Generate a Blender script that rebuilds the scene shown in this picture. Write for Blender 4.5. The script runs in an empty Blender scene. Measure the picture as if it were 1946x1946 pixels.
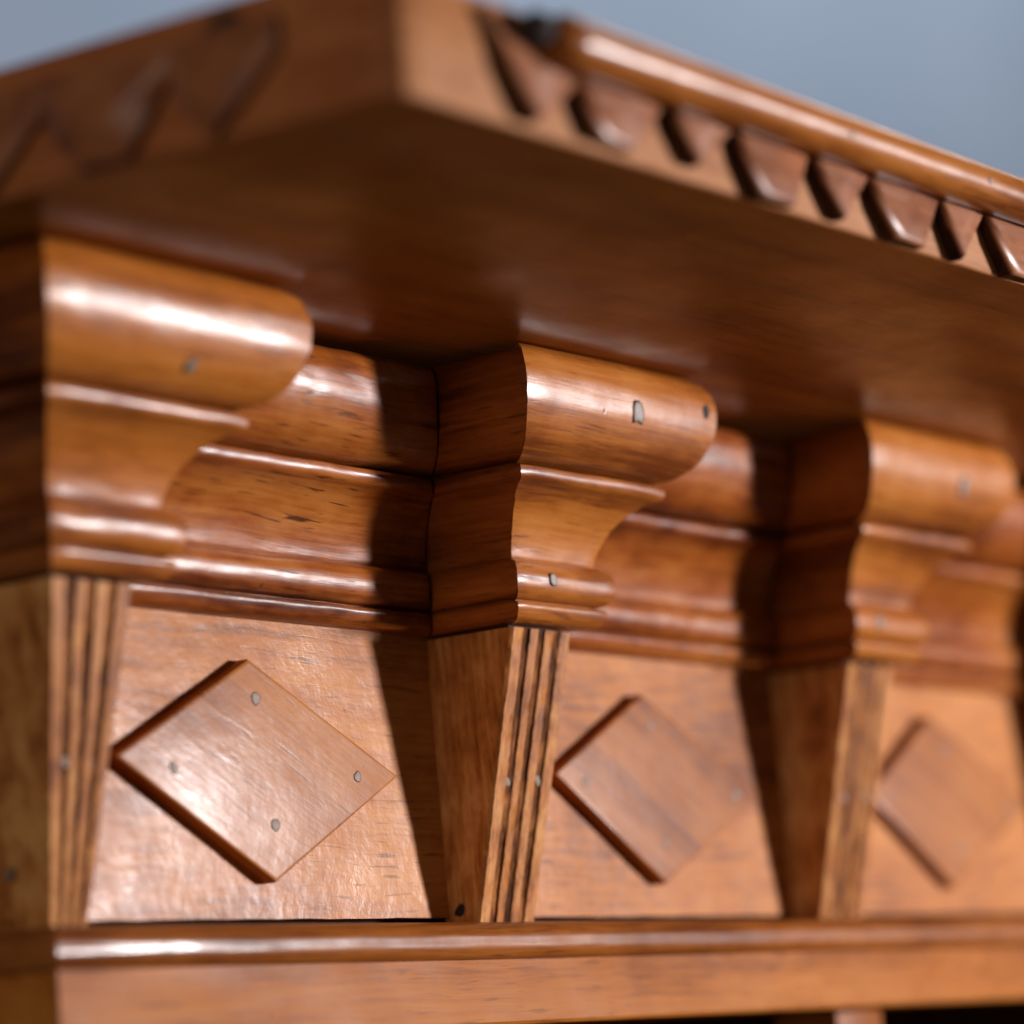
import bpy, bmesh, math, random
from mathutils import Vector, Matrix, noise

random.seed(7)
U = 0.1                                   # one drawing unit (frieze height) = 0.1 m
scene = bpy.context.scene
COL = scene.collection

# ------------------------------------------------------------------ camera
cam_d = bpy.data.cameras.new('camera')
cam = bpy.data.objects.new('camera', cam_d)
COL.objects.link(cam)
scene.camera = cam
C_POS = Vector((-10.1009, -7.1883, -0.5757))
AZ, PIT, ROLL = (math.radians(a) for a in (56.0794, 9.1296, -4.4997))
fwd = Vector((math.sin(AZ)*math.cos(PIT), math.cos(AZ)*math.cos(PIT), math.sin(PIT)))
rgt = Vector((math.cos(AZ), -math.sin(AZ), 0))
upv = rgt.cross(fwd)
r2 = rgt*math.cos(ROLL) + upv*math.sin(ROLL)
u2 = -rgt*math.sin(ROLL) + upv*math.cos(ROLL)
cam.matrix_world = Matrix(((r2.x, u2.x, -fwd.x, C_POS.x*U), (r2.y, u2.y, -fwd.y, C_POS.y*U),
                           (r2.z, u2.z, -fwd.z, C_POS.z*U), (0, 0, 0, 1)))
cam_d.sensor_width = 36
cam_d.lens = 36*3.5299
cam_d.clip_start = 0.01
cam_d.clip_end = 100
cam_d.dof.use_dof = True
cam_d.dof.focus_distance = 11.95*U
cam_d.dof.aperture_fstop = 4.6

# ------------------------------------------------------------------ room light
world = bpy.data.worlds.new('World')
scene.world = world
world.use_nodes = True
bg = world.node_tree.nodes['Background']
bg.inputs['Color'].default_value = (1.0, 0.95, 0.92, 1)
bg.inputs['Strength'].default_value = 0.045

def area_lamp(name, az, el, dist, sx, sy, watts, col):
    d = bpy.data.lights.new(name, 'AREA')
    d.shape = 'RECTANGLE'; d.size = sx; d.size_y = sy; d.energy = watts; d.color = col
    o = bpy.data.objects.new(name, d); COL.objects.link(o)
    a, e = math.radians(az), math.radians(el)
    tgt = Vector((0, 0, 0.08))
    o.location = tgt + dist*Vector((math.sin(a)*math.cos(e), -math.cos(a)*math.cos(e), math.sin(e)))
    o.rotation_euler = (tgt - o.location).to_track_quat('-Z', 'Y').to_euler()
    return o
area_lamp('window_lamp', 44.0, 0.6, 3.0, 0.26, 0.32, 134, (1.0, 0.955, 0.96))
area_lamp('room_lamp', -78, 3, 3.0, 1.3, 1.3, 16, (1.0, 0.90, 0.80))
# unseen fill added to brighten the wall behind, turned away from the cabinet
wl = bpy.data.lights.new('wall_fill', 'AREA'); wl.shape = 'RECTANGLE'; wl.size = 3.5; wl.size_y = 1.0; wl.energy = 88; wl.color = (1.0, 0.98, 0.96)
wlo = bpy.data.objects.new('wall_fill', wl); COL.objects.link(wlo)
wlo.location = (5.0, 0.7, 3.8)
wlo.rotation_euler = (Vector((4.9, 2.6, 1.7)) - wlo.location).to_track_quat('-Z', 'Y').to_euler()

vs = scene.view_settings
vs.view_transform = 'Standard'; vs.look = 'None'; vs.exposure = 0; vs.gamma = 1
vs.use_curve_mapping = False

# ------------------------------------------------------------------ materials
def nd(nt, t, **kw):
    n = nt.nodes.new(t)
    for k, v in kw.items(): setattr(n, k, v)
    return n

def ramp(nt, stops):
    r = nd(nt, 'ShaderNodeValToRGB')
    e = r.color_ramp.elements
    while len(e) < len(stops): e.new(0.5)
    for el, (p, c) in zip(e, stops):
        el.position = p; el.color = (*c, 1) if len(c) == 3 else c
    return r

def wood(name, axis, dark, mid, light, rough=0.42, pore=0.6, mottle=0.3, bump=0.075, coat=0.35, coat_r=0.27, blot=0.5, rot=None, spec=0.10, pit=0.0, grain=0.8):
    """varnished pine; the grain runs along `axis` (0,1,2) of the cabinet"""
    m = bpy.data.materials.new(name); m.use_nodes = True
    nt = m.node_tree; L = nt.links.new
    bs = nt.nodes['Principled BSDF']
    tc = nd(nt, 'ShaderNodeTexCoord'); oi = nd(nt, 'ShaderNodeObjectInfo')
    sc = nd(nt, 'ShaderNodeVectorMath', operation='SCALE'); sc.inputs['Scale'].default_value = 1/U
    L(tc.outputs['Object'], sc.inputs[0])
    src = sc.outputs[0]
    if rot:
        rm = nd(nt, 'ShaderNodeMapping'); rm.inputs['Rotation'].default_value = rot
        L(src, rm.inputs['Vector']); src = rm.outputs[0]
    rv = nd(nt, 'ShaderNodeMath', operation='MULTIPLY'); rv.inputs[1].default_value = 37.0
    L(oi.outputs['Random'], rv.inputs[0])
    off = nd(nt, 'ShaderNodeVectorMath', operation='ADD')
    L(src, off.inputs[0]); L(rv.outputs[0], off.inputs[1])
    # wavy grain
    wn = nd(nt, 'ShaderNodeTexNoise'); wn.inputs['Scale'].default_value = 0.9; wn.inputs['Detail'].default_value = 2
    L(off.outputs[0], wn.inputs['Vector'])
    ws = nd(nt, 'ShaderNodeVectorMath', operation='SCALE'); ws.inputs['Scale'].default_value = 0.10
    L(wn.outputs['Color'], ws.inputs[0])
    wp = nd(nt, 'ShaderNodeVectorMath', operation='ADD'); L(off.outputs[0], wp.inputs[0]); L(ws.outputs[0], wp.inputs[1])

    def stretched(along, across, detail=3, rgh=0.55):
        mp = nd(nt, 'ShaderNodeMapping')
        s = [across]*3; s[axis] = along
        mp.inputs['Scale'].default_value = s
        L(wp.outputs[0], mp.inputs['Vector'])
        n = nd(nt, 'ShaderNodeTexNoise'); n.inputs['Scale'].default_value = 1
        n.inputs['Detail'].default_value = detail; n.inputs['Roughness'].default_value = rgh
        L(mp.outputs[0], n.inputs['Vector'])
        return n.outputs['Fac']
    def iso(s, detail=3, rgh=0.55):
        n = nd(nt, 'ShaderNodeTexNoise'); n.inputs['Scale'].default_value = s
        n.inputs['Detail'].default_value = detail; n.inputs['Roughness'].default_value = rgh
        L(off.outputs[0], n.inputs['Vector']); return n.outputs['Fac']
    band = stretched(0.35, 5.0, 4)
    fine = stretched(2.2, 55.0, 4, 0.65)
    pores = stretched(5.0, 75.0, 2, 0.5)
    blotch = iso(1.3, 4)
    mott = stretched(7, 15, 3, 0.6)
    def math_(op, a, b=None, clamp=False):
        n = nd(nt, 'ShaderNodeMath', operation=op); n.use_clamp = clamp
        for i, v in enumerate((a, b)):
            if v is None: continue
            if isinstance(v, (int, float)): n.inputs[i].default_value = v
            else: L(v, n.inputs[i])
        return n.outputs[0]
    def centred(x, k): return math_('MULTIPLY', math_('SUBTRACT', x, 0.5), k)
    v = math_('ADD', 0.5, centred(band, 1.35))
    v = math_('ADD', v, centred(fine, 0.95))
    v = math_('ADD', v, centred(blotch, blot*1.8))
    v = math_('ADD', v, centred(mott, mottle), True)
    rp = ramp(nt, [(0.12, dark), (0.5, mid), (0.9, light)])
    L(v, rp.inputs[0])
    # pores: short dark dashes along the grain
    pm = nd(nt, 'ShaderNodeMapRange'); pm.inputs['From Min'].default_value = 0.61; pm.inputs['From Max'].default_value = 0.70
    pm.inputs['To Max'].default_value = pore
    L(pores, pm.inputs['Value'])
    pz = math_('MULTIPLY', pm.outputs[0], math_('MULTIPLY', math_('SUBTRACT', blotch, 0.38), 4.0, True))
    mx = nd(nt, 'ShaderNodeMix', data_type='RGBA')
    mx.inputs['B'].default_value = (dark[0]*0.35, dark[1]*0.35, dark[2]*0.4, 1)
    L(pz, mx.inputs['Factor']); L(rp.outputs[0], mx.inputs['A'])
    # scattered dings and dark specks
    sp = nd(nt, 'ShaderNodeTexVoronoi'); sp.inputs['Scale'].default_value = 7.0
    L(wp.outputs[0], sp.inputs['Vector'])
    sm = nd(nt, 'ShaderNodeMapRange'); sm.inputs['From Min'].default_value = 0.085; sm.inputs['From Max'].default_value = 0.03
    sm.inputs['To Max'].default_value = 0.75
    L(sp.outputs['Distance'], sm.inputs['Value'])
    sepc = nd(nt, 'ShaderNodeSeparateColor'); L(sp.outputs['Color'], sepc.inputs[0])
    gate = math_('GREATER_THAN', sepc.outputs[0], 0.86)
    spk = math_('MULTIPLY', sm.outputs[0], gate)
    mx2 = nd(nt, 'ShaderNodeMix', data_type='RGBA')
    mx2.inputs['B'].default_value = (0.045, 0.016, 0.008, 1)
    L(spk, mx2.inputs['Factor']); L(mx.outputs['Result'], mx2.inputs['A'])
    L(mx2.outputs['Result'], bs.inputs['Base Color'])
    # gloss
    rr = math_('ADD', rough, centred(mott, 0.22))
    rr = math_('ADD', rr, centred(fine, 0.12), True)
    L(rr, bs.inputs['Roughness'])
    bs.inputs['IOR'].default_value = 1.5
    bs.inputs['Specular IOR Level'].default_value = spec
    patch = iso(2.6, 4, 0.62)
    cw = nd(nt, 'ShaderNodeMapRange'); cw.inputs['From Min'].default_value = 0.36; cw.inputs['From Max'].default_value = 0.64
    cw.inputs['To Min'].default_value = coat*0.45; cw.inputs['To Max'].default_value = coat*1.25
    L(patch, cw.inputs['Value']); L(cw.outputs[0], bs.inputs['Coat Weight'])
    cr = math_('ADD', coat_r, centred(iso(8, 3, 0.6), 0.26), True)
    L(cr, bs.inputs['Coat Roughness'])
    # relief
    h = math_('ADD', math_('MULTIPLY', fine, grain), math_('MULTIPLY', mott, 0.4))
    h = math_('ADD', h, math_('MULTIPLY', blotch, 0.8))
    if pit:
        h = math_('ADD', h, math_('MULTIPLY', iso(17, 3, 0.6), pit))
    h = math_('SUBTRACT', h, math_('MULTIPLY', pz, 0.5))
    h = math_('SUBTRACT', h, math_('MULTIPLY', spk, 0.8))
    bp = nd(nt, 'ShaderNodeBump'); bp.inputs['Strength'].default_value = bump; bp.inputs['Distance'].default_value = 0.0016
    L(h, bp.inputs['Height']); L(bp.outputs[0], bs.inputs['Normal'])
    L(bp.outputs[0], bs.inputs['Coat Normal'])
    return m

DK, MD, LT = (0.150, 0.036, 0.008), (0.360, 0.118, 0.026), (0.500, 0.205, 0.060)
M = {}
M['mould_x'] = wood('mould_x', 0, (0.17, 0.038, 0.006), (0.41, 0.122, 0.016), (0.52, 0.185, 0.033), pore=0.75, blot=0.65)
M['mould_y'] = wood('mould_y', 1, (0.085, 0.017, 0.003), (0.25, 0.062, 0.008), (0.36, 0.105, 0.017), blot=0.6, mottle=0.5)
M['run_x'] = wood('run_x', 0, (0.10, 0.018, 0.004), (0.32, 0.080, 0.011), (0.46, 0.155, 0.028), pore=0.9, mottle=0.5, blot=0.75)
M['panel'] = wood('panel', 0, (0.19, 0.050, 0.009), (0.44, 0.147, 0.029), (0.57, 0.222, 0.050), rough=0.5, mottle=0.6, bump=0.095, coat=0.10, coat_r=0.24, blot=0.55, pit=1.5, grain=0.3)
M['plaque'] = wood('plaque', 0, (0.17, 0.042, 0.008), (0.35, 0.108, 0.017), (0.45, 0.160, 0.032), rough=0.45, coat=0.12, coat_r=0.22, bump=0.08, blot=0.7, pit=0.9, grain=0.4, rot=(0, math.radians(-25), 0))
M['pilaster'] = wood('pilaster', 2, (0.20, 0.055, 0.010), (0.45, 0.160, 0.037), (0.64, 0.30, 0.095), rough=0.5, mottle=1.4, bump=0.10, coat=0.06, coat_r=0.3, blot=0.5, spec=0.10)
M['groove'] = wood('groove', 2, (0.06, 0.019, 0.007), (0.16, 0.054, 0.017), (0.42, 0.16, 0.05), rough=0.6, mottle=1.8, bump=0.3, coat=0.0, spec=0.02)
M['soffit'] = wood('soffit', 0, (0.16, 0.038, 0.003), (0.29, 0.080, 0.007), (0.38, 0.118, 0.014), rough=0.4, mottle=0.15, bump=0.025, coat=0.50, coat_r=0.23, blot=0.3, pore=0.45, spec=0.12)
M['fascia_x'] = wood('fascia_x', 0, (0.22, 0.066, 0.018), (0.43, 0.170, 0.060), (0.53, 0.235, 0.095), rough=0.5, coat=0.12, coat_r=0.28)
M['fascia_y'] = wood('fascia_y', 1, (0.20, 0.050, 0.016), (0.38, 0.115, 0.034), (0.47, 0.17, 0.055), rough=0.5, coat=0.08, coat_r=0.3)
M['tooth'] = wood('tooth', 0, (0.16, 0.045, 0.015), (0.31, 0.100, 0.034), (0.39, 0.145, 0.054), rough=0.42, bump=0.05, coat=0.34, coat_r=0.32)
M['bead'] = wood('bead', 0, (0.15, 0.034, 0.005), (0.40, 0.122, 0.017), (0.51, 0.18, 0.034), rough=0.36, bump=0.06, coat=0.40, coat_r=0.20)
M['rail'] = wood('rail', 0, (0.14, 0.034, 0.005), (0.31, 0.090, 0.013), (0.40, 0.135, 0.025), mottle=0.25, blot=0.45, bump=0.035, coat=0.19, coat_r=0.15)
M['rail_face'] = wood('rail_face', 0, (0.17, 0.042, 0.006), (0.38, 0.115, 0.017), (0.48, 0.165, 0.030), mottle=0.3, blot=0.55, bump=0.03, coat=0.03, coat_r=0.3, spec=0.04)
M['tooth_shade'] = wood('tooth_shade', 2, (0.020, 0.006, 0.003), (0.050, 0.015, 0.006), (0.085, 0.027, 0.010), rough=0.6, coat=0.05, spec=0.05)
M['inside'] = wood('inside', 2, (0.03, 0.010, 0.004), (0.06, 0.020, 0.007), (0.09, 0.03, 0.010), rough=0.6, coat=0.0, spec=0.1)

def plain(name, col, rough=0.6, metal=0.0, nscale=900, var=0.35):
    m = bpy.data.materials.new(name); m.use_nodes = True
    nt = m.node_tree; bs = nt.nodes['Principled BSDF']
    tc = nd(nt, 'ShaderNodeTexCoord'); n = nd(nt, 'ShaderNodeTexNoise'); n.inputs['Scale'].default_value = nscale
    nt.links.new(tc.outputs['Object'], n.inputs['Vector'])
    r = ramp(nt, [(0.3, tuple(c*(1-var) for c in col)), (0.7, tuple(min(1, c*(1+var)) for c in col))])
    nt.links.new(n.outputs['Fac'], r.inputs[0]); nt.links.new(r.outputs[0], bs.inputs['Base Color'])
    bs.inputs['Roughness'].default_value = rough; bs.inputs['Metallic'].default_value = metal
    return m
M['putty_dull'] = plain('putty_dull', (0.20, 0.125, 0.080), 0.6, var=0.3)
M['putty'] = plain('putty', (0.25, 0.205, 0.165), 0.6, var=0.25)
M['hole'] = plain('hole', (0.09, 0.035, 0.018), 0.8)
M['knot'] = plain('knot', (0.022, 0.011, 0.007), 0.9)

def wall_mat():
    m = bpy.data.materials.new('painted_wall'); m.use_nodes = True
    nt = m.node_tree; bs = nt.nodes['Principled BSDF']
    tc = nd(nt, 'ShaderNodeTexCoord'); n = nd(nt, 'ShaderNodeTexNoise')
    n.inputs['Scale'].default_value = 1.6; n.inputs['Detail'].default_value = 5
    nt.links.new(tc.outputs['Object'], n.inputs['Vector'])
    r = ramp(nt, [(0.35, (0.32, 0.41, 0.56)), (0.65, (0.36, 0.45, 0.60))])
    nt.links.new(n.outputs['Fac'], r.inputs[0]); nt.links.new(r.outputs[0], bs.inputs['Base Color'])
    bs.inputs['Roughness'].default_value = 0.8
    return m
M['wall'] = wall_mat()

# ------------------------------------------------------------------ mesh helpers
def link(name, me, mats, parent, sharp=32):
    for m in (mats if isinstance(mats, (list, tuple)) else [mats]): me.materials.append(M[m])
    for p in me.polygons: p.use_smooth = True
    me.set_sharp_from_angle(angle=math.radians(sharp))
    o = bpy.data.objects.new(name, me); COL.objects.link(o)
    o.parent = parent
    return o

def mesh_of(name, verts, faces, mi=None, weld=False):
    me = bpy.data.meshes.new(name)
    me.from_pydata([tuple(c*U for c in v) for v in verts], [], faces)
    if mi:
        for p, k in zip(me.polygons, mi): p.material_index = k
    bm = bmesh.new(); bm.from_mesh(me)
    if weld: bmesh.ops.remove_doubles(bm, verts=bm.verts[:], dist=2e-6)
    bmesh.ops.recalc_face_normals(bm, faces=bm.faces)
    bm.to_mesh(me); bm.free()
    return me

def box(name, lo, hi, mat, parent, bevel=0.012, seg=3):
    bm = bmesh.new()
    bmesh.ops.create_cube(bm, size=1)
    for v in bm.verts:
        v.co = Vector([(lo[i] + (v.co[i]+0.5)*(hi[i]-lo[i]))*U for i in range(3)])
    if bevel: bmesh.ops.bevel(bm, geom=bm.edges[:], offset=bevel*U, segments=seg, profile=0.5, affect='EDGES')
    me = bpy.data.meshes.new(name); bm.to_mesh(me); bm.free()
    return link(name, me, mat, parent)

def n1(x, seed=0.0): return noise.noise(Vector((x, seed, seed*0.37+1.3)))

def spline(pts, n):
    out = []
    P = [pts[0]] + list(pts) + [pts[-1]]
    for i in range(1, len(P)-2):
        a, b, c, d = P[i-1], P[i], P[i+1], P[i+2]
        for k in range(n):
            t = k/n
            out.append(tuple(0.5*((2*b[j]) + (-a[j]+c[j])*t + (2*a[j]-5*b[j]+4*c[j]-d[j])*t*t + (-a[j]+3*b[j]-3*c[j]+d[j])*t**3) for j in (0, 1)))
    out.append(tuple(pts[-1]))
    return out

# ------------------------------------------------------------------ the setting
wall_me = mesh_of('wall', [(-20, 26, -25), (120, 26, -25), (120, 26, 45), (-20, 26, 45), (-20, 27, -25), (120, 27, -25), (120, 27, 45), (-20, 27, 45)],
                  [(0, 1, 2, 3), (4, 5, 6, 7), (0, 1, 5, 4), (1, 2, 6, 5), (2, 3, 7, 6), (3, 0, 4, 7)])
wall = link('wall', wall_me, 'wall', None)
wall['kind'] = 'structure'

# ------------------------------------------------------------------ the cabinet
cab = bpy.data.objects.new('wooden_cabinet', None)
COL.objects.link(cab)
cab['label'] = 'varnished orange-brown wooden cabinet with carved overhanging cornice, fluted brackets and diamond plaques'
cab['category'] = 'cabinet'

S, W, DT, DB, TB = 2.3322, 0.3678, 0.3598, 0.1177, 0.0138
X0 = -2.3402                       # left edge of the corner pilaster
NB = 3                             # pilasters to the right of the corner one: 0, S, 2S, end at 3S
ZS = 1.8787                        # underside of the overhanging top
DEPTH = 3.4
XEND = 3*S + W
PIL_X = [X0] + [S*i for i in range(NB+1)]

# --- entablature moulding profile: (projection, height), from soffit down
prof = []
prof += [(0.335, ZS-0.004)] + spline([(0.354, 1.872), (0.394, 1.838), (0.414, 1.785), (0.418, 1.735), (0.406, 1.660), (0.362, 1.572), (0.300, 1.520), (0.244, 1.503), (0.222, 1.503)], 5)
prof += spline([(0.216, 1.500), (0.218, 1.494), (0.254, 1.491), (0.266, 1.484), (0.268, 1.465), (0.260, 1.446), (0.240, 1.436)], 3)
prof += spline([(0.228, 1.434), (0.178, 1.402), (0.122, 1.342), (0.086, 1.272), (0.070, 1.216)], 6)
prof += spline([(0.066, 1.210), (0.084, 1.208), (0.108, 1.192), (0.121, 1.164), (0.123, 1.136), (0.114, 1.102), (0.090, 1.078), (0.064, 1.072)], 4)
prof += spline([(0.062, 1.066), (0.086, 1.064), (0.095, 1.056), (0.095, 1.042), (0.082, 1.016), (0.066, 1.004)], 3)
prof += [(0.03, 1.003)]

def mould(name, A, a, B, b, mat, seed, gapA=True, gapB=True, rough=1.0, drop=0.0):
    """one straight mitred length: end planes A+p*a and B+p*b, profile pushed out by p"""
    A, a, B, b = Vector(A), Vector(a), Vector(B), Vector(b)
    d = (B-A).normalized(); out = (a - d*a.dot(d)).normalized()
    ln = (B-A).length + 0.2
    n = max(3, int(ln/0.035))
    verts, faces = [], []
    pf = [(p, z - drop*max(0.0, (z-1.74)/(ZS-1.74))) for p, z in prof]
    pp = pf + [(-0.03, 1.003), (-0.03, ZS-0.004-drop)]
    m = len(pp)
    for i in range(n+1):
        t = i/n
        for j, (p, z) in enumerate(pp):
            s = A + a*p; e = B + b*p
            ga = (0.0045 + 0.006*abs(n1(z*9, seed))) if gapA else 0.0012
            gb = (0.0045 + 0.006*abs(n1(z*9, seed+3))) if gapB else 0.0012
            s = s + d*ga; e = e - d*gb
            q = s + (e-s)*t
            w = 0.0
            if j < len(prof):
                al = q.dot(d)
                w = rough*(0.0035*n1(al*1.6 + z*0.8, seed) + 0.0022*noise.noise(Vector((al*5, z*14, seed))) + 0.0012*noise.noise(Vector((al*14, z*30, seed))))
                edge = min(t*ln, (1-t)*ln)
                w -= 0.006*math.exp(-(edge/0.018)**2)*(0.6+0.8*abs(n1(z*23, seed+7)))
            q = q + out*w
            verts.append((q.x, q.y, z + (w*0.5 if j < len(prof) else 0)))
    for i in range(n):
        for j in range(m):
            k = (j+1) % m
            faces.append((i*m+j, i*m+k, (i+1)*m+k, (i+1)*m+j))
    faces.append(tuple(range(m))); faces.append(tuple(n*m + j for j in range(m)))
    return link(name, mesh_of(name, verts, faces), mat, cab, 38)

# --- fixing nails: a puttied square head in a slightly larger dark hole
def nail(parent, pos, normal, r=0.020, asp=1.0, rot=None, name='nail_head', lift=0.001, mat='putty_dull'):
    rot = random.uniform(0, 6.28) if rot is None else rot
    r *= random.uniform(0.85, 1.1)
    nrm = Vector(normal).normalized()
    t1 = nrm.orthogonal().normalized(); t2 = nrm.cross(t1)
    c = Vector(pos) + nrm*lift
    verts, faces, mi = [], [], []
    K = 10
    rings = [(1.26, -0.006, 0), (1.18, 0.0, 0), (1.0, 0.0003, 0), (0.96, 0.001, 0), (0.5, 0.0018, 0)]
    jit = [1 + 0.20*random.uniform(-1, 1) for _ in range(K)]
    for rr, h, _ in rings:
        for k in range(K):
            an = 2*math.pi*k/K + rot
            q = c + t1*(math.cos(an)*r*rr*jit[k]) + t2*(math.sin(an)*r*rr*jit[k]*asp) + nrm*h
            verts.append(tuple(q))
    for i in range(len(rings)-1):
        for k in range(K):
            faces.append((i*K+k, i*K+(k+1) % K, (i+1)*K+(k+1) % K, (i+1)*K+k)); mi.append(0 if i < 2 else 1)
    faces.append(tuple((len(rings)-1)*K+k for k in range(K))); mi.append(1)
    return link(name, mesh_of(name, verts, faces, mi), ['hole', mat], parent)

def profile_at(z):
    for (p0, z0), (p1, z1) in zip(prof, prof[1:]):
        if z1 <= z <= z0 and z0 != z1:
            t = (z0-z)/(z0-z1); dz, dp = z1-z0, p1-p0
            l = math.hypot(dz, dp)
            return p0+(p1-p0)*t, (-dz/l, dp/l)      # projection, outward normal (out, up)
    return 0.1, (1, 0)

def mould_nail(parent, x, yb, z, **kw):
    p, (no, nz) = profile_at(z)
    kw.setdefault('lift', 0.003)
    nail(parent, (x, yb-p, z), (0, -no, nz), **kw)

# --- blocks over each pilaster and the runs between them
box('core_block', (X0+0.03, -DT+0.034, 0.96), (X0+W-0.03, -0.001, ZS-0.008), 'inside', cab, 0)
for i in range(NB+1):
    x = S*i
    box('core_block', (x+0.030, -DT+0.036, 0.96), (x+W-0.030, -0.012, ZS-0.008), 'inside', cab, 0)
sd = 1.0
for i, x in enumerate(PIL_X):
    sd += 2.17
    f = mould('moulding_block', (x, -DT), (-1, -1), (x+W, -DT), (1, -1), 'mould_x', sd)
    if i == 0:
        mould_nail(f, -2.09, -DT, 1.575, r=0.026, lift=0.003)
    elif i == 1:
        mould_nail(f, 0.26, -DT, 1.690, r=0.029, asp=1.1, mat='putty', lift=0.003)
        mould_nail(f, 0.085, -DT, 1.140, r=0.021, asp=1.1, mat='putty', lift=0.003)
        p, (no, nz) = profile_at(1.75)
        nail(f, (W+0.335, -DT-p, 1.745), (0, -no, nz), r=0.024, name='dark_plug', lift=-0.001)
    else:
        mould_nail(f, x+0.34, -DT, 1.66, r=0.034)
        mould_nail(f, x+0.06, -DT, 1.140, r=0.024)
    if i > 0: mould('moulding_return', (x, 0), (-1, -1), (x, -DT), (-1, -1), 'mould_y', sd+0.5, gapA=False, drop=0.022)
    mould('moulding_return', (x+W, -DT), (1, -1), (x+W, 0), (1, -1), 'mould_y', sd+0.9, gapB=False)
    if i < NB+1 and i+1 < len(PIL_X):
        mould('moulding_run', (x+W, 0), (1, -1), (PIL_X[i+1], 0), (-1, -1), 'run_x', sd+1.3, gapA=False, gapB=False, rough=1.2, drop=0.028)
# left side of the corner
YB = -DT + W
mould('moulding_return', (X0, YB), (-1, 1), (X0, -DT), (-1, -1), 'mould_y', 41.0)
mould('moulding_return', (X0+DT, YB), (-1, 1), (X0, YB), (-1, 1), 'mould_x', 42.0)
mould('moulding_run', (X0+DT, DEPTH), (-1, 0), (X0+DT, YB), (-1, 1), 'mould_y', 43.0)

# --- frieze panels
def panel_front(x0, x1, seed):
    nx, nz = max(4, int((x1-x0)/0.05)), 22
    verts, faces = [], []
    for i in range(nx+1):
        for j in range(nz+1):
            x, z = x0+(x1-x0)*i/nx, 0.036 + 0.003*n1(x0+i*0.4, seed) *(1-j/nz) + 1.024*j/nz
            verts.append((x, 0.004*noise.noise(Vector((x*1.5, z*1.9, seed))) + 0.0022*noise.noise(Vector((x*5, z*6, seed))), z))
    for i in range(nx):
        for j in range(nz):
            a = i*(nz+1)+j; faces.append((a, a+1, a+nz+2, a+nz+1))
    k = len(verts)
    verts += [(x0, 0.12, 0.036), (x0, 0.12, 1.06), (x1, 0.12, 1.06), (x1, 0.12, 0.036)]
    faces += [(k, k+1, k+2, k+3)]
    faces += [(k, k+3) + tuple(i*(nz+1) for i in range(nx, -1, -1)), (k+1, k+2) + tuple(i*(nz+1)+nz for i in range(nx, -1, -1)),
              (k, k+1) + tuple(range(nz, -1, -1)), (k+3, k+2) + tuple(nx*(nz+1)+j for j in range(nz, -1, -1))]
    return link('frieze_panel', mesh_of('frieze_panel', verts, faces), 'panel', cab)
for i in range(NB+1):
    p = panel_front(PIL_X[i]+W*0.5+0.003, PIL_X[i+1]+W*0.5, 3.3*i+0.7)
    if i == 0: nail(p, (-1.655, 0, 0.885), (0, -1, 0), r=0.016, name='nail_head')
box('side_panel', (X0+DT, 0.125, -0.02), (X0+DT+0.1, DEPTH, 1.06), 'panel', cab, 0.004)

box('frieze_back', (X0+DT+0.11, 0.13, -0.026), (XEND-0.1, 0.20, ZS-0.01), 'inside', cab, 0.002)
# --- tapered, fluted pilasters
def pilaster(x, corner=False, seed=0.0):
    zt, zb = 0.991, 0.004
    nz = 90
    # cross-section of the front: (fraction of width, depth of groove, material)
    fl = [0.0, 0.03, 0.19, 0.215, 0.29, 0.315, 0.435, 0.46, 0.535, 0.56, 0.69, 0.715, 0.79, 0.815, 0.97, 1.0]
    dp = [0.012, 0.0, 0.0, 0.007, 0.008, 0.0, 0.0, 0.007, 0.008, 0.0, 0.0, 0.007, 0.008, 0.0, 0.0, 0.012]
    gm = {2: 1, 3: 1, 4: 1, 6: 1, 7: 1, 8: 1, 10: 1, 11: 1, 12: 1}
    verts, faces, mi = [], [], []
    m = len(fl) + 2
    for i in range(nz+1):
        t = i/nz; z = zb + (zt-zb)*t
        yf = -(DB + (DT-DB)*t)
        if corner: xl, xr = x + 0.185*(1-t), x + W - TB*(1-t)
        else: xl, xr = x + TB*(1-t), x + W - TB*(1-t)
        for k, (f, g) in enumerate(zip(fl, dp)):
            w = 0.0025*noise.noise(Vector((f*4, z*2.5, seed)))
            wx = 0.0025*noise.noise(Vector((k*3.1, z*5, seed+5))) + 0.0045*noise.noise(Vector((k*3.1, z*44, seed+5)))
            if k in (0, len(fl)-1): wx *= 0.6
            verts.append((xl + (xr-xl)*f + wx, yf + g*(1+0.5*n1(z*9+k, seed)) + w, z))
        verts.append((xr, 0.02, z)); verts.append((xl if not corner else xl, YB if corner else 0.02, z))
    for i in range(nz):
        for j in range(m):
            k = (j+1) % m
            faces.append((i*m+j, i*m+k, (i+1)*m+k, (i+1)*m+j)); mi.append(gm.get(j, 0))
    faces.append(tuple(range(m))); mi.append(0)
    faces.append(tuple(nz*m+j for j in range(m))); mi.append(0)
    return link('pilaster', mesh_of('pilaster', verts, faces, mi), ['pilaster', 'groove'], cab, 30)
nf = (0, -1, -0.24)
for i, x in enumerate(PIL_X):
    p = pilaster(x, i == 0, 2.3*i)
    zz = 0.476; yf = -(DB+(DT-DB)*zz)
    nail(p, (x+0.085+(0.08 if i == 0 else 0), yf+0.002, zz), nf, r=0.013, asp=1.6)
    nail(p, (x+0.272, yf+0.004, zz+0.01), nf, r=0.013, asp=1.8)
    if i == 1: nail(p, (x+TB-0.002, -0.045, 0.055), (-1, 0, 0), r=0.016, asp=1.5, name='dark_knot', lift=0.0)
    if i == 0:
        nail(p, (X0+0.145, -0.01, 0.17), (-1, 0, 0.1), r=0.020)
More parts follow.
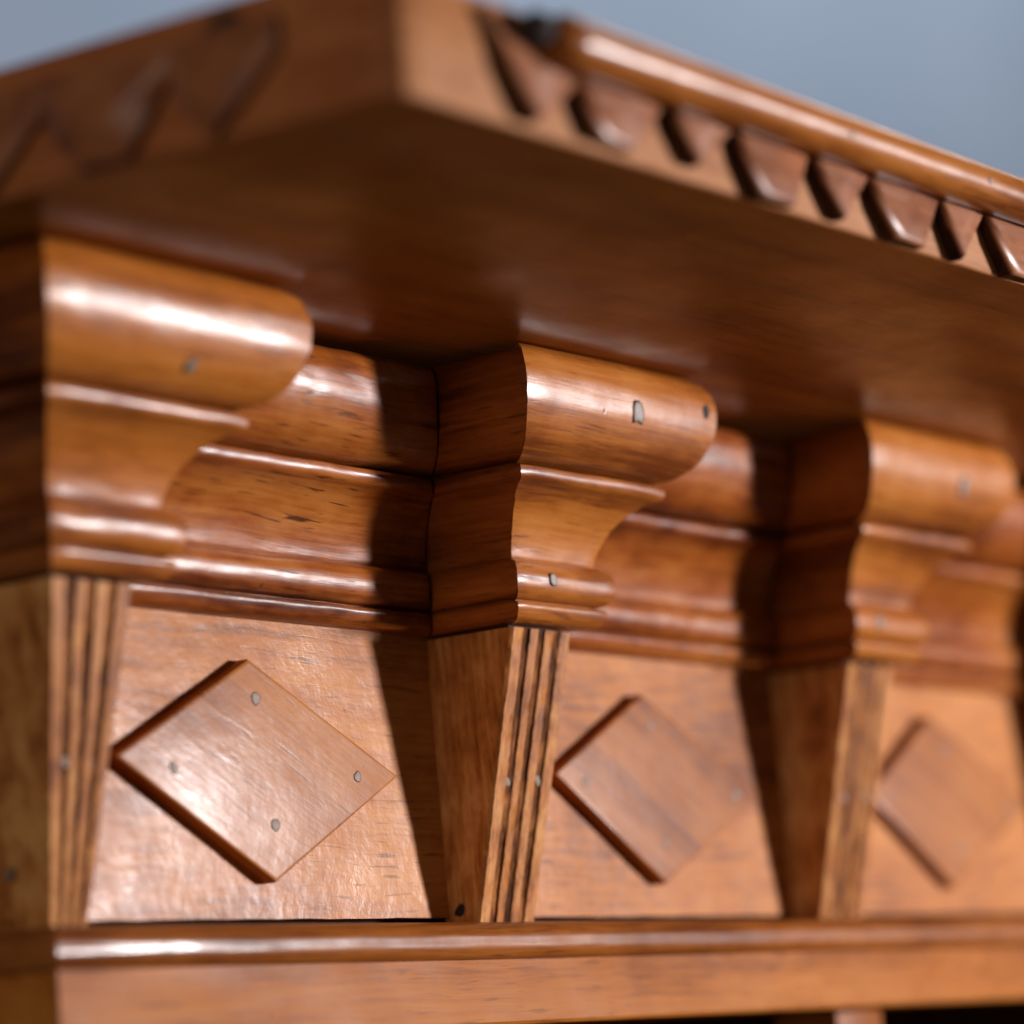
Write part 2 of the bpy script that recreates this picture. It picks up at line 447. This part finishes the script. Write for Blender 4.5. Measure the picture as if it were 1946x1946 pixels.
for o in [o for o in bpy.data.objects if o.name.startswith(('dark_knot', 'dark_plug'))]:
    o.data.materials[1] = M['knot']

# --- diamond plaques
def plaque(corners, seed, th=0.052):
    bm = bmesh.new()
    vb = [bm.verts.new((x*U, 0.004*U, z*U)) for x, z in corners]
    vf = [bm.verts.new((x*U, -th*U, z*U)) for x, z in corners]
    n = len(corners)
    bm.faces.new(vb); front = bm.faces.new(vf)
    for k in range(n): bm.faces.new((vb[k], vb[(k+1) % n], vf[(k+1) % n], vf[k]))
    bmesh.ops.recalc_face_normals(bm, faces=bm.faces)
    es = [e for e in bm.edges if all(abs(v.co.y+th*U) < 1e-7 for v in e.verts)]
    bmesh.ops.bevel(bm, geom=es, offset=0.014*U, segments=4, profile=0.6, affect='EDGES')
    me = bpy.data.meshes.new('diamond_plaque'); bm.to_mesh(me); bm.free()
    return link('diamond_plaque', me, 'plaque', cab)
D0 = [(-1.061, 0.863), (-0.292, 0.506), (-0.991, 0.147), (-1.738, 0.530)]
N0 = [(-1.042, 0.736), (-0.538, 0.507), (-0.997, 0.316), (-1.478, 0.517)]
D1 = [(1.280, 0.857), (2.090, 0.499), (1.343, 0.150), (0.660, 0.542)]
N1 = [(1.344, 0.734), (1.893, 0.497), (1.371, 0.316), (0.855, 0.531)]
sh = lambda L, dx, dz: [(x+dx, z+dz) for x, z in L]
for q, (D, N) in enumerate([(D0, N0), (D1, N1), ([(3.55, 0.868), (4.43, 0.512), (3.64, 0.140), (2.975, 0.520)], sh(N1, S, -0.004)), (sh(D0, 3*S, 0.004), sh(N0, 3*S, 0.0))]):
    p = plaque(D, q)
    for x, z in N: nail(p, (x+random.uniform(-.02, .02), -0.052, z+random.uniform(-.015, .015)), (0, -1, 0), r=0.0175, asp=1.05)

# --- rounded rail under the frieze
rp_ = spline([(-0.24, 0.0), (-0.272, -0.004), (-0.318, -0.018), (-0.341, -0.045), (-0.3445, -0.070), (-0.3435, -0.095), (-0.330, -0.118), (-0.312, -0.127)], 4)
rp_ += [(-0.2885, -0.1275), (-0.2915, -0.16), (-0.2960, -0.21), (-0.3090, -0.335), (-0.301, -0.346), (-0.05, -0.346)]
def rail(name, x0, x1, side=False):
    full = rp_ + [(0.0, -0.346), (0.0, 0.0)]
    m = len(full); n = int((x1-x0)/0.06)
    verts, faces = [], []
    for i in range(n+1):
        for j, (o, z) in enumerate(full):
            if side:                       # runs back along the left side
                y = x0 + (o if i == 0 else 0) + (x1-x0)*i/n
                if i == 0: y = -(-o) if False else o
                w = 0.003*noise.noise(Vector((y*2, z*8, 4.0))) if j < len(rp_) else 0
                verts.append((X0+0.185+DB + o + 0.0 + w, y if i else o, z))
            else:
                xl = X0+0.185+DB + o
                x = xl + (x1-xl)*i/n
                w = 0.0035*noise.noise(Vector((x*1.4, z*6, 9.0))) + 0.0018*noise.noise(Vector((x*6, z*14, 9.0))) if j < len(rp_) else 0
                verts.append((x, o + w, z))
    for i in range(n):
        for j in range(m):
            k = (j+1) % m
            faces.append((i*m+j, i*m+k, (i+1)*m+k, (i+1)*m+j))
    faces.append(tuple(range(m))); faces.append(tuple(n*m+j for j in range(m)))
    o_ = link(name, mesh_of(name, verts, faces), ['rail', 'rail_face'], cab, 26)
    for p in o_.data.polygons:
        if p.center.z < -0.1285*U: p.material_index = 1
    return o_
rail('rail', X0, XEND+0.2)
rail('rail', 0.0, DEPTH, True)
box('frieze_shelf', (X0+0.31, 0.004, -0.12), (XEND, DEPTH, -0.03), 'inside', cab, 0.004)

# --- case below: stiles under the pilasters, open shadowed interior
for x in PIL_X:
    xx = x + (0.25 if x == X0 else 0)
    box('stile', (xx, -0.16, -6.0), (x+W, 0.12, -0.349), 'rail', cab, 0.01)
box('case_side', (X0+0.25, 0.124, -6.0), (X0+0.42, DEPTH, -0.124), 'inside', cab, 0.006)
box('case_side', (XEND-0.2, 0.124, -6.0), (XEND, DEPTH, -0.124), 'inside', cab, 0.006)
box('case_back', (X0+0.424, DEPTH-0.1, -6.0), (XEND-0.204, DEPTH, -0.124), 'inside', cab, 0.004)

# --- overhanging top
FY, SX = -2.209, -3.047            # faces of the fascia boards
XR = XEND + 0.7
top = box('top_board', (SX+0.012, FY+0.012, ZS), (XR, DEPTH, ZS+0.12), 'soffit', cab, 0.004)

def fascia(name, front, ztop=2.203):
    """board with its lower outer edge rounded; the two boards mitre at the corner"""
    pr = [(0.108, 2.001), (0.010, 2.001), (0.010, 1.8795), (0.005, 1.8795), (0.0, 1.885)] + [(0.0, 2.0), (0.0, ztop-0.013)] + spline([(0.003, ztop-0.005), (0.012, ztop), (0.108, ztop)], 2)
    m = len(pr); verts, faces = [], []
    ln = (XR-SX) if front else (DEPTH-FY)
    n = int(ln/0.06)
    for i in range(n+1):
        for o, z in pr:
            s = o + 0.002
            t = s + (ln-s)*i/n
            w = 0.003*noise.noise(Vector((t*1.3, z*4, 2.0 if front else 6.0)))
            # slightly worn corner
            w += 0.028*math.exp(-(t/0.03)**2)
            verts.append((SX+t, FY+o+w, z) if front else (SX+o+w, FY+t, z))
    for i in range(n):
        for j in range(m):
            k = (j+1) % m
            faces.append((i*m+j, i*m+k, (i+1)*m+k, (i+1)*m+j))
    faces.append(tuple(range(m))); faces.append(tuple(n*m+j for j in range(m)))
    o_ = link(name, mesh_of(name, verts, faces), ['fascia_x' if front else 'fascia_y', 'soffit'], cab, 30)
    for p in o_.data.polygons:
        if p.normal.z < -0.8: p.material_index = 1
    return o_
ff = fascia('fascia_board', True)
fs = fascia('fascia_board', False, 2.237)

def tooth(parent, pts, front, rev=False, th=0.060, thin=0.028):
    """one chip-carved tooth. Outline in (distance along board, height):
    [top, valley, mid flank, tip, tip end, next valley, next top]; it stands proud and rounded along the
    steep flank and runs out thin towards the next valley and the strip above"""
    n = len(pts)
    hs = [thin, thin, th*0.92, th, th*0.72, thin, thin]
    def P(a, z, o): return (a, FY-o, z) if front else (SX-o, a, z)
    wid = abs(pts[5][0]-pts[1][0])
    sg = -1 if rev else 1
    wt = abs(pts[4][0]-pts[3][0])
    dx = [0, 0.0, 0.15*wid, min(0.045, 0.28*wt+0.006), -0.10*wt, 0, 0]
    dz = [0, 0.0, 0.0, 0.020, 0.016, 0, 0]
    rings = [[P(a, z, -0.004) for a, z in pts]]
    Q = 7
    for q in range(Q):
        t = math.pi/2*q/(Q-1); f = 1-math.cos(t); g = 0.68+0.32*math.sin(t)
        rings.append([P(a+sg*dx[k]*f, z+dz[k]*f, hs[k]*(g if k in (2, 3, 4) else 1.0)) for k, (a, z) in enumerate(pts)])
    verts = [v for r_ in rings for v in r_]
    last = (len(rings)-1)*n
    faces = [tuple(range(n)), (last, last+1, last+2), (last, last+2, last+6), (last+6, last+2, last+5), (last+2, last+4, last+5), (last+2, last+3, last+4)]
    for i in range(len(rings)-1):
        for k in range(n):
            q = (k+1) % n
            faces.append((i*n+k, i*n+q, (i+1)*n+q, (i+1)*n+k))
    o_ = link('tooth', mesh_of('tooth', verts, faces, None, True), ['tooth', 'tooth_shade'], parent, 44)
    for p in o_.data.polygons:                       # steep walls: shade put into the colour, near black
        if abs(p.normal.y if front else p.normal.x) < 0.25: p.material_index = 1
    return o_
ZT = 2.125
T = [  # (valley, tip left, tip right or None, next valley)
    ((-2.648, 2.107), (-2.508, 1.904), None, (-2.295, 2.046)),
    ((-2.277, 2.046), (-2.208, 1.909), (-2.026, 1.904), (-1.845, 2.080)),
    ((-1.824, 2.086), (-1.712, 1.922), None, (-1.492, 2.062)),
    ((-1.476, 2.065), (-1.378, 1.886), (-1.165, 1.892), (-1.055, 2.078)),
    ((-1.039, 2.080), (-0.901, 1.895), None, (-0.708, 2.056)),
    ((-0.693, 2.058), (-0.579, 1.886), (-0.375, 1.889), (-0.252, 2.064)),
    ((-0.236, 2.067), (-0.150, 1.887), None, (0.054, 2.070)),
    ((0.069, 2.073), (0.195, 1.886), (0.380, 1.890), (0.500, 2.066)),
]
x = 0.515
while x < XR - 0.9:
    a = random.uniform(0.34, 0.38); b = random.uniform(0.42, 0.46); j = lambda s=0.012: random.uniform(-s, s)
    T.append(((x, 2.066+j()), (x+0.12+j(), 1.89+j(0.005)), None, (x+a-0.015, 2.064+j())))
    T.append(((x+a, 2.066+j()), (x+a+0.11+j(), 1.888+j(0.005)), (x+a+0.31+j(), 1.89), (x+a+b-0.015, 2.064+j())))
    x += a+b
for i, (v0, tl, tr, v1) in enumerate(T):
    top0 = 2.175 if i == 0 else ZT
    v1 = T[i+1][0] if i+1 < len(T) else v1
    tl = (tl[0], tl[1]-0.007); tr = (tr[0], tr[1]-0.007) if tr else None
    v0 = (v0[0], v0[1]-0.010); v1 = (v1[0], v1[1]-0.010)
    pts = [(v0[0]-(0.04 if i == 0 else 0.0), top0), v0]
    # slightly curved left flank
    mx_ = (v0[0]*0.5+tl[0]*0.5-0.016, v0[1]*0.5+tl[1]*0.5)
    pts += [mx_, tl]
    if tr: pts.append(tr)
    else: pts.append((tl[0]+0.022, tl[1]+0.001))
    pts += [v1, (v1[0], top0)]
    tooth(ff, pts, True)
# side board: the same teeth running back, mirrored
y = -1.86
k = 0
while y < DEPTH-0.6:
    w = (0.36, 0.43)[k % 2]
    hi = (y+w, 2.064); tip = (y+w-0.13, 1.888)
    midp = ((hi[0]+tip[0])/2+0.016, (hi[1]+tip[1])/2)
    tl = [(y+0.14, 1.890)] if k % 2 else [(tip[0]-0.022, 1.889)]
    pts = [(y+w, 2.16), hi, midp, tip] + tl + [(y, 2.064), (y, 2.16)]
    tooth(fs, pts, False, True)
    y += w; k += 1

def bead(parent, a0, a1, front, r=0.072, zc=2.122, off=0.076):
    n = int((a1-a0)/0.05); K = 18; verts, faces = [], []
    for i in range(n+1):
        t = a0+(a1-a0)*i/n
        e = min(1.0, math.sqrt(max(0.0, 1-(1-min(1, (t-a0)/0.05))**2))*0.35+0.65)
        for k in range(K):
            an = 2*math.pi*k/K
            rr = r*e*(1+0.02*noise.noise(Vector((t*2, an, 1.0)))+0.012*noise.noise(Vector((t*9, an*2, 1.0))))
            o = off + rr*math.cos(an); z = zc + rr*math.sin(an)
            verts.append((t, FY-o, z) if front else (SX-o, t, z))
    for i in range(n):
        for k in range(K):
            q = (k+1) % K
            faces.append((i*K+k, i*K+q, (i+1)*K+q, (i+1)*K+k))
    faces.append(tuple(range(K))); faces.append(tuple(n*K+k for k in range(K)))
    return link('bead', mesh_of('bead', verts, faces), 'bead', parent, 50)
b1 = bead(ff, -2.46, XR, True)
for xx, zz in ((-0.10, 2.118), (-0.98, 2.110)):
    an = math.asin(max(-1, min(1, (zz-2.122)/0.072)))
    nail(b1, (xx, FY-0.076-0.072*math.cos(an), zz), (0, -math.cos(an), math.sin(an)), r=0.011, asp=1.0, lift=0.001)

def knot(parent, c, r):
    bm = bmesh.new()
    bmesh.ops.create_icosphere(bm, subdivisions=3, radius=1)
    for v in bm.verts:
        s = 1+0.12*noise.noise(v.co*1.7)
        v.co = Vector((c[0]+v.co.x*r[0]*s, c[1]+v.co.y*r[1]*s, c[2]+v.co.z*r[2]*s))*U
    me = bpy.data.meshes.new('dark_knot'); bm.to_mesh(me); bm.free()
    return link('dark_knot', me, 'knot', parent)
knot(ff, (-2.515, FY-0.07, 2.135), (0.058, 0.05, 0.044))
knot(fs, (SX-0.004, -1.68, 2.175), (0.010, 0.06, 0.035))

scene.render.resolution_x = 1024
scene.render.resolution_y = 1024
